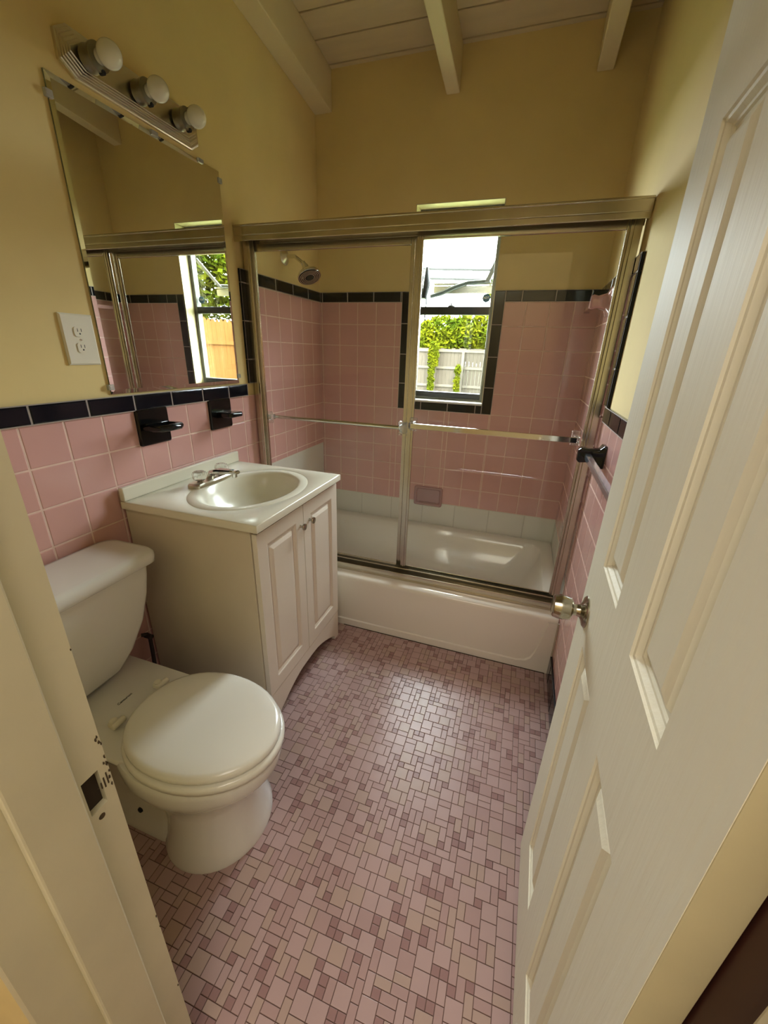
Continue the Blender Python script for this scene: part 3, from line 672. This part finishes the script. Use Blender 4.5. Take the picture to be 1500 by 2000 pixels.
holder(-.9195, 'black ceramic toothbrush holder nearer the shower, above the faucet', 'toothbrush_holder', False)

# shower head -----------------------------------------------
sh = thing('shower_head', 'chrome shower head on a bent arm in the tub corner', 'shower head', (0, -.35, 1.68))
bm = BM(); lathe(bm, (.001, -.352, 1.656), X, [(.036, 0), (.034, .004), (.018, .012), (.010, .015)], 28); obj('wall_flange', bm, 'steel', sh, smooth=True)
A0, A1, A2 = Vector((.005, -.352, 1.656)), Vector((.055, -.35, 1.656)), Vector((.095, -.34, 1.626))
bm = BM(); tube(bm, [A0, (A0+A1)/2, A1, A1+Vector((.014, .002, -.010)), A2], .0085, 14); obj('shower_arm', bm, 'chrome', sh, smooth=True)
hn = Vector((.42, -.27, -.86)).normalized(); A3 = A2+Vector((.022, -.004, -.030))
bm = BM(); lathe(bm, A2-(A3-A2)*.2, A3-A2, [(.011, 0), (.012, .010), (.016, .020), (.014, .034), (.020, .042)], 20); obj('swivel', bm, 'chrome', sh, smooth=True)
HC = A3+hn*.028
bm = BM(); lathe(bm, HC-hn*.040, hn, [(.014, 0), (.026, .008), (.040, .018), (.052, .028), (.056, .036), (.055, .042), (.051, .044)], 36); hd = obj('head_shell', bm, 'chrome', sh, smooth=True)
bm = BM(); 
for k, r_ in enumerate((.049, .041, .033, .025)): lathe(bm, HC+hn*.0055, hn, [(r_, 0), (r_, .002), (r_-.0035, .002), (r_-.0035, 0)], 36, cap0=False, cap1=False)
n_ = obj('nozzle_rings', bm, 'steel', None, smooth=True); n_.parent = hd; n_.matrix_parent_inverse = Matrix()
bm = BM(); lathe(bm, HC+hn*.0043, hn, [(.052, 0), (.052, .0012)], 32); lathe(bm, HC+hn*.0055, hn, [(.017, 0), (.015, .003)], 24)
n_ = obj('face_plate', bm, 'dark', None); n_.parent = hd; n_.matrix_parent_inverse = Matrix()
bm = BM(); d, u, v = frame_axes(hn); tube(bm, [HC+u*.04-Z*.0, HC+u*.04+hn*.018], .002, 8); obj('spray_lever', bm, 'steel', sh)

# soap dish in the back wall --------------------------------
sd_ = thing('soap_dish', 'pink ceramic soap dish set low in the back wall tiles', 'soap dish', (.70, 0, .44))
bm = BM()
ring = lambda y, i: [Vector((p.x, y, p.y)) for p in rrect(.703, .447, .086-i, .060-i, .012, 4)]
loft(bm, [ring(-.004, 0), ring(-.014, 0), ring(-.020, .005), ring(-.020, .010), ring(-.014, .015), ring(-.007, .018)], cap1=True); obj('dish_frame', bm, 'dish', sd_, smooth=True, ang=50)
bm = BM(); box(bm, .650, .757, -.016, -.008, .404, .409); obj('dish_lip', bm, 'dish', sd_, bevel=.003)

# pink ceramic bar on the right wall in the tub -------------
pb = thing('ceramic_bar_holder', 'pink ceramic bar holder high on the right shower wall', 'holder', (W, -.30, 1.46))
bm = BM(); yy = -.33
loft(bm, [[Vector((x, yy+p.x, 1.462+p.y)) for p in rrect(0, 0, h, v_, .010, 4)] for x, h, v_ in ((W-.004, .050, .050), (W-.014, .050, .050), (W-.024, .030, .030), (W-.055, .022, .022), (W-.072, .024, .026), (W-.080, .020, .022))]); obj('wall_post', bm, 'pinkc', pb, smooth=True, ang=50)
bm = BM(); obox(bm, (W-.060, yy, 1.458), Y, X, Z, (0, .27), (-.010, .010), (-.010, .010)); obj('square_bar', bm, 'pinkc', pb, bevel=.002)
bm = BM(); box(bm, W-.073, W-.047, -.064, -.058, 1.445, 1.471); obj('bar_end', bm, 'dish', pb, bevel=.002)

# black towel bar on the right wall -------------------------
kb = thing('towel_bar', 'square towel bar on black ceramic posts behind the open door', 'towel bar', (W, -1.1, .965))
for yy, pk in ((-.865, 1), (-1.56, .65)):
    bm = BM(); loft(bm, [[Vector((W-(W-x)*(pk if W-x > .03 else 1), yy+p.x, .965+p.y)) for p in rrect(0, 0, h, v_, .006, 3)] for x, h, v_ in ((W-.004, .028, .036), (W-.012, .028, .036), (W-.022, .020, .024), (W-.050, .019, .021), (W-.076, .020, .024), (W-.083, .014, .018))]); obj('wall_post', bm, 'blackc', kb, smooth=True, ang=40, label='black glazed ceramic post')
bm = BM(); box(bm, W-.064, W-.046, -1.545, -.882, .956, .974); obj('square_bar', bm, 'bar', kb, bevel=.002)

# caulk bead between tub and wall ---------------------------
bm = BM(); tube(bm, [(W-.008, -.788, .002), (W-.007, -.789, .12), (W-.008, -.788, .26)], .004, 8); sobj('trim_4', bm, 'caulk', smooth=True)
bm = BM(); tube(bm, [(.49, -.788, .001), (.9, -.789, .001), (W-.02, -.788, .001)], .0025, 8); sobj('trim_5', bm, 'rust', smooth=True)

# ============================================================ OUTSIDE
GZ = -.35
bm = BM(); box(bm, -30, 40, .3, 60, GZ-.2, GZ); tag(sobj('lawn', bm, 'lawn'), 'sunlit lawn outside the window', 'lawn'); 
def fence(name, x0, x1, y, zt, mt, label, posts, rails, along='x', bw_=.14, point=0, gap=.004):
    t = thing(name, label, 'fence', ((x0+x1)/2, y, GZ) if along == 'x' else (y, (x0+x1)/2, GZ))
    def pt_(a, b, z): return (a, y+b, z) if along == 'x' else (y+b, a, z)
    bm = BM(); a = x0
    while a < x1:
        top = zt+R.uniform(-.02, .02); th = .02
        prof = [(a, GZ), (a+bw_-gap, GZ), (a+bw_-gap, top-point), (a+bw_*.5, top), (a, top-point)]
        loft(bm, [[Vector(pt_(px, th+.002*R.random(), pz)) for px, pz in prof], [Vector(pt_(px, 0, pz)) for px, pz in prof]]); a += bw_
    obj('fence_boards', bm, mt, t)
    for zz in rails:
        bm = BM(); p0, p1 = pt_(x0, -.05, zz-.045), pt_(x1, 0, zz+.045)
        box(bm, min(p0[0], p1[0]), max(p0[0], p1[0]), min(p0[1], p1[1]), max(p0[1], p1[1]), p0[2], p1[2]); obj('rail', bm, 'fencep' if mt == 'fence' else mt, t)
    for px in posts:
        bm = BM(); p0, p1 = pt_(px-.05, -.16, GZ), pt_(px+.05, -.05, zt-.12)
        box(bm, min(p0[0], p1[0]), max(p0[0], p1[0]), min(p0[1], p1[1]), max(p0[1], p1[1]), p0[2], p1[2]); obj('post', bm, 'fencep' if mt == 'fence' else mt, t)
    return t
fence('garden_fence', -6, 5.9, 14, 1.44, 'fence', 'weathered grey board fence across the back yard', [-4.4, -3.3, -2.237, -1.187, -.1, 1.0, 2.1], [1.36, .76, .10])
fence('side_fence', 1.5, 13.9, 6.2, 1.88, 'ofence', 'orange tan board fence seen in the mirror', [2.5, 4.9, 7.3, 9.7], [1.34, .3], along='y', bw_=.15, point=.07)
def leaves(bm, blobs, n, size):
    size *= 1.2; n = int(n*1.3)
    for c, r in blobs:
        for _ in range(n):
            d = Vector((R.gauss(0, 1), R.gauss(0, 1), R.gauss(0, 1))).normalized()*(R.random()**.35)
            p = Vector(c)+Vector((d.x*r[0], d.y*r[1], d.z*r[2]))
            a = Vector((R.gauss(0, 1), R.gauss(0, 1), R.gauss(0, 1))).normalized(); b = a.orthogonal().normalized(); s = size*R.uniform(.6, 1.3)
            bm.faces.new([bm.verts.new(p+q) for q in (a*s, b*s*.45, -a*s, -b*s*.45)])
def tree(name, label, blobs, n, size, mt, trunk, cat='tree', group='trees beyond the fence'):
    t = thing(name, label, cat, (trunk[0], trunk[1], GZ), group)
    bm = BM(); leaves(bm, blobs, n, size); obj('foliage', bm, mt, t, keep=True)
    bm = BM(); tube(bm, [(trunk[0], trunk[1], GZ), (trunk[0]+.05, trunk[1], GZ+trunk[2]*.6), (trunk[0], trunk[1], GZ+trunk[2])], [.12, .10, .05], 10); obj('trunk', bm, 'bark', t, smooth=True)
    return t
tree('broad_bush', 'yellow green bush above the middle of the back fence', [((-2.3, 15.6, 1.7), (1.4, .8, 1.0)), ((-1.0, 15.6, 1.9), (1.2, .8, .95))], 3200, .085, 'leafy', (-1.5, 15.6, 1.8))
tree('garden_tree', 'darker green tree at the left end of the fence view', [((-4.4, 17.5, 1.7), (1.3, 1, 1.0)), ((-5.6, 17.5, 2.0), (1.5, 1, 1.2))], 2600, .09, 'leafg', (-5, 17.5, 1.8))
tree('garden_tree', 'pale green tree at the right of the fence view behind the white roof', [((.2, 20.5, 2.4), (1.5, 1, 1.2)), ((1.6, 20.5, 2.6), (1.4, 1, 1.4))], 2600, .09, 'leafy', (.8, 20.5, 2))
tree('tall_tree', 'tall tree whose leafy branches reach into the upper window', [((.9, 12, 3.7), (1.0, .8, .9)), ((.25, 12, 3.1), (.6, .6, .45)), ((1.3, 12, 4.6), (1, .8, .8)), ((.35, 11.8, 2.15), (.35, .4, .3))], 1300, .07, 'leafy', (1.7, 12, 4))
tree('hedge_tree', 'dense sunlit tree seen in the mirror above the side fence', [((7.6, 6.4, 3.2), (1.4, 2.2, 1.6)), ((7.8, 9.5, 3.4), (1.4, 2.4, 1.8)), ((8, 4.0, 3.4), (1.5, 1.8, 1.8)), ((8.5, 7, 5.2), (1.8, 3.4, 1.5))], 4500, .10, 'leafy', (8.2, 7, 4))
bm = BM()
leaves(bm, [((-2.26, 13.62, z), (.22, .10, .24)) for z in (1.45, 1.2, .95)] + [((-2.3, 13.62, z), (.13, .08, .22)) for z in (.6, .3, .05)], 240, .05)
tag(obj('climbing_vine', bm, 'leafy', keep=True), 'leafy vine hanging down the left fence post', 'vine')
bm = BM(); leaves(bm, [((-1.30, 13.62, z), (.12, .08, .2)) for z in (.7, .35, .05)], 130, .05)
tag(obj('climbing_vine', bm, 'leafy', keep=True), 'thin vine on the right fence post, low down', 'vine')
nh = thing('neighbour_house', 'neighbouring house with a white pitched roof beyond the back fence', 'house', (1.0, 17.5, GZ))
bm = BM(); box(bm, -.6, 3.2, 16.9, 18.2, GZ, 1.4); obj('house_wall', bm, 'roofw', nh)
bm = BM(); loft(bm, [[Vector((-1.15, yy, 1.50)), Vector((1.1, yy, 2.45)), Vector((3.6, yy, 1.50))] for yy in (16.7, 18.3)]); obj('house_roof', bm, 'roofw', nh)
for k, (za, zb) in enumerate(((3.90, 3.80), (3.62, 3.52))):
    bm = BM(); tube(bm, [(-6, 13, za+.25), (-2.3, 13, za), (.4, 13, zb), (5, 13, zb+.1)], .055, 6)
    tag(obj('power_line', bm, 'wire', smooth=True), ('upper of the two thin overhead wires across the sky', 'lower of the two thin overhead wires across the sky')[k], 'wire')
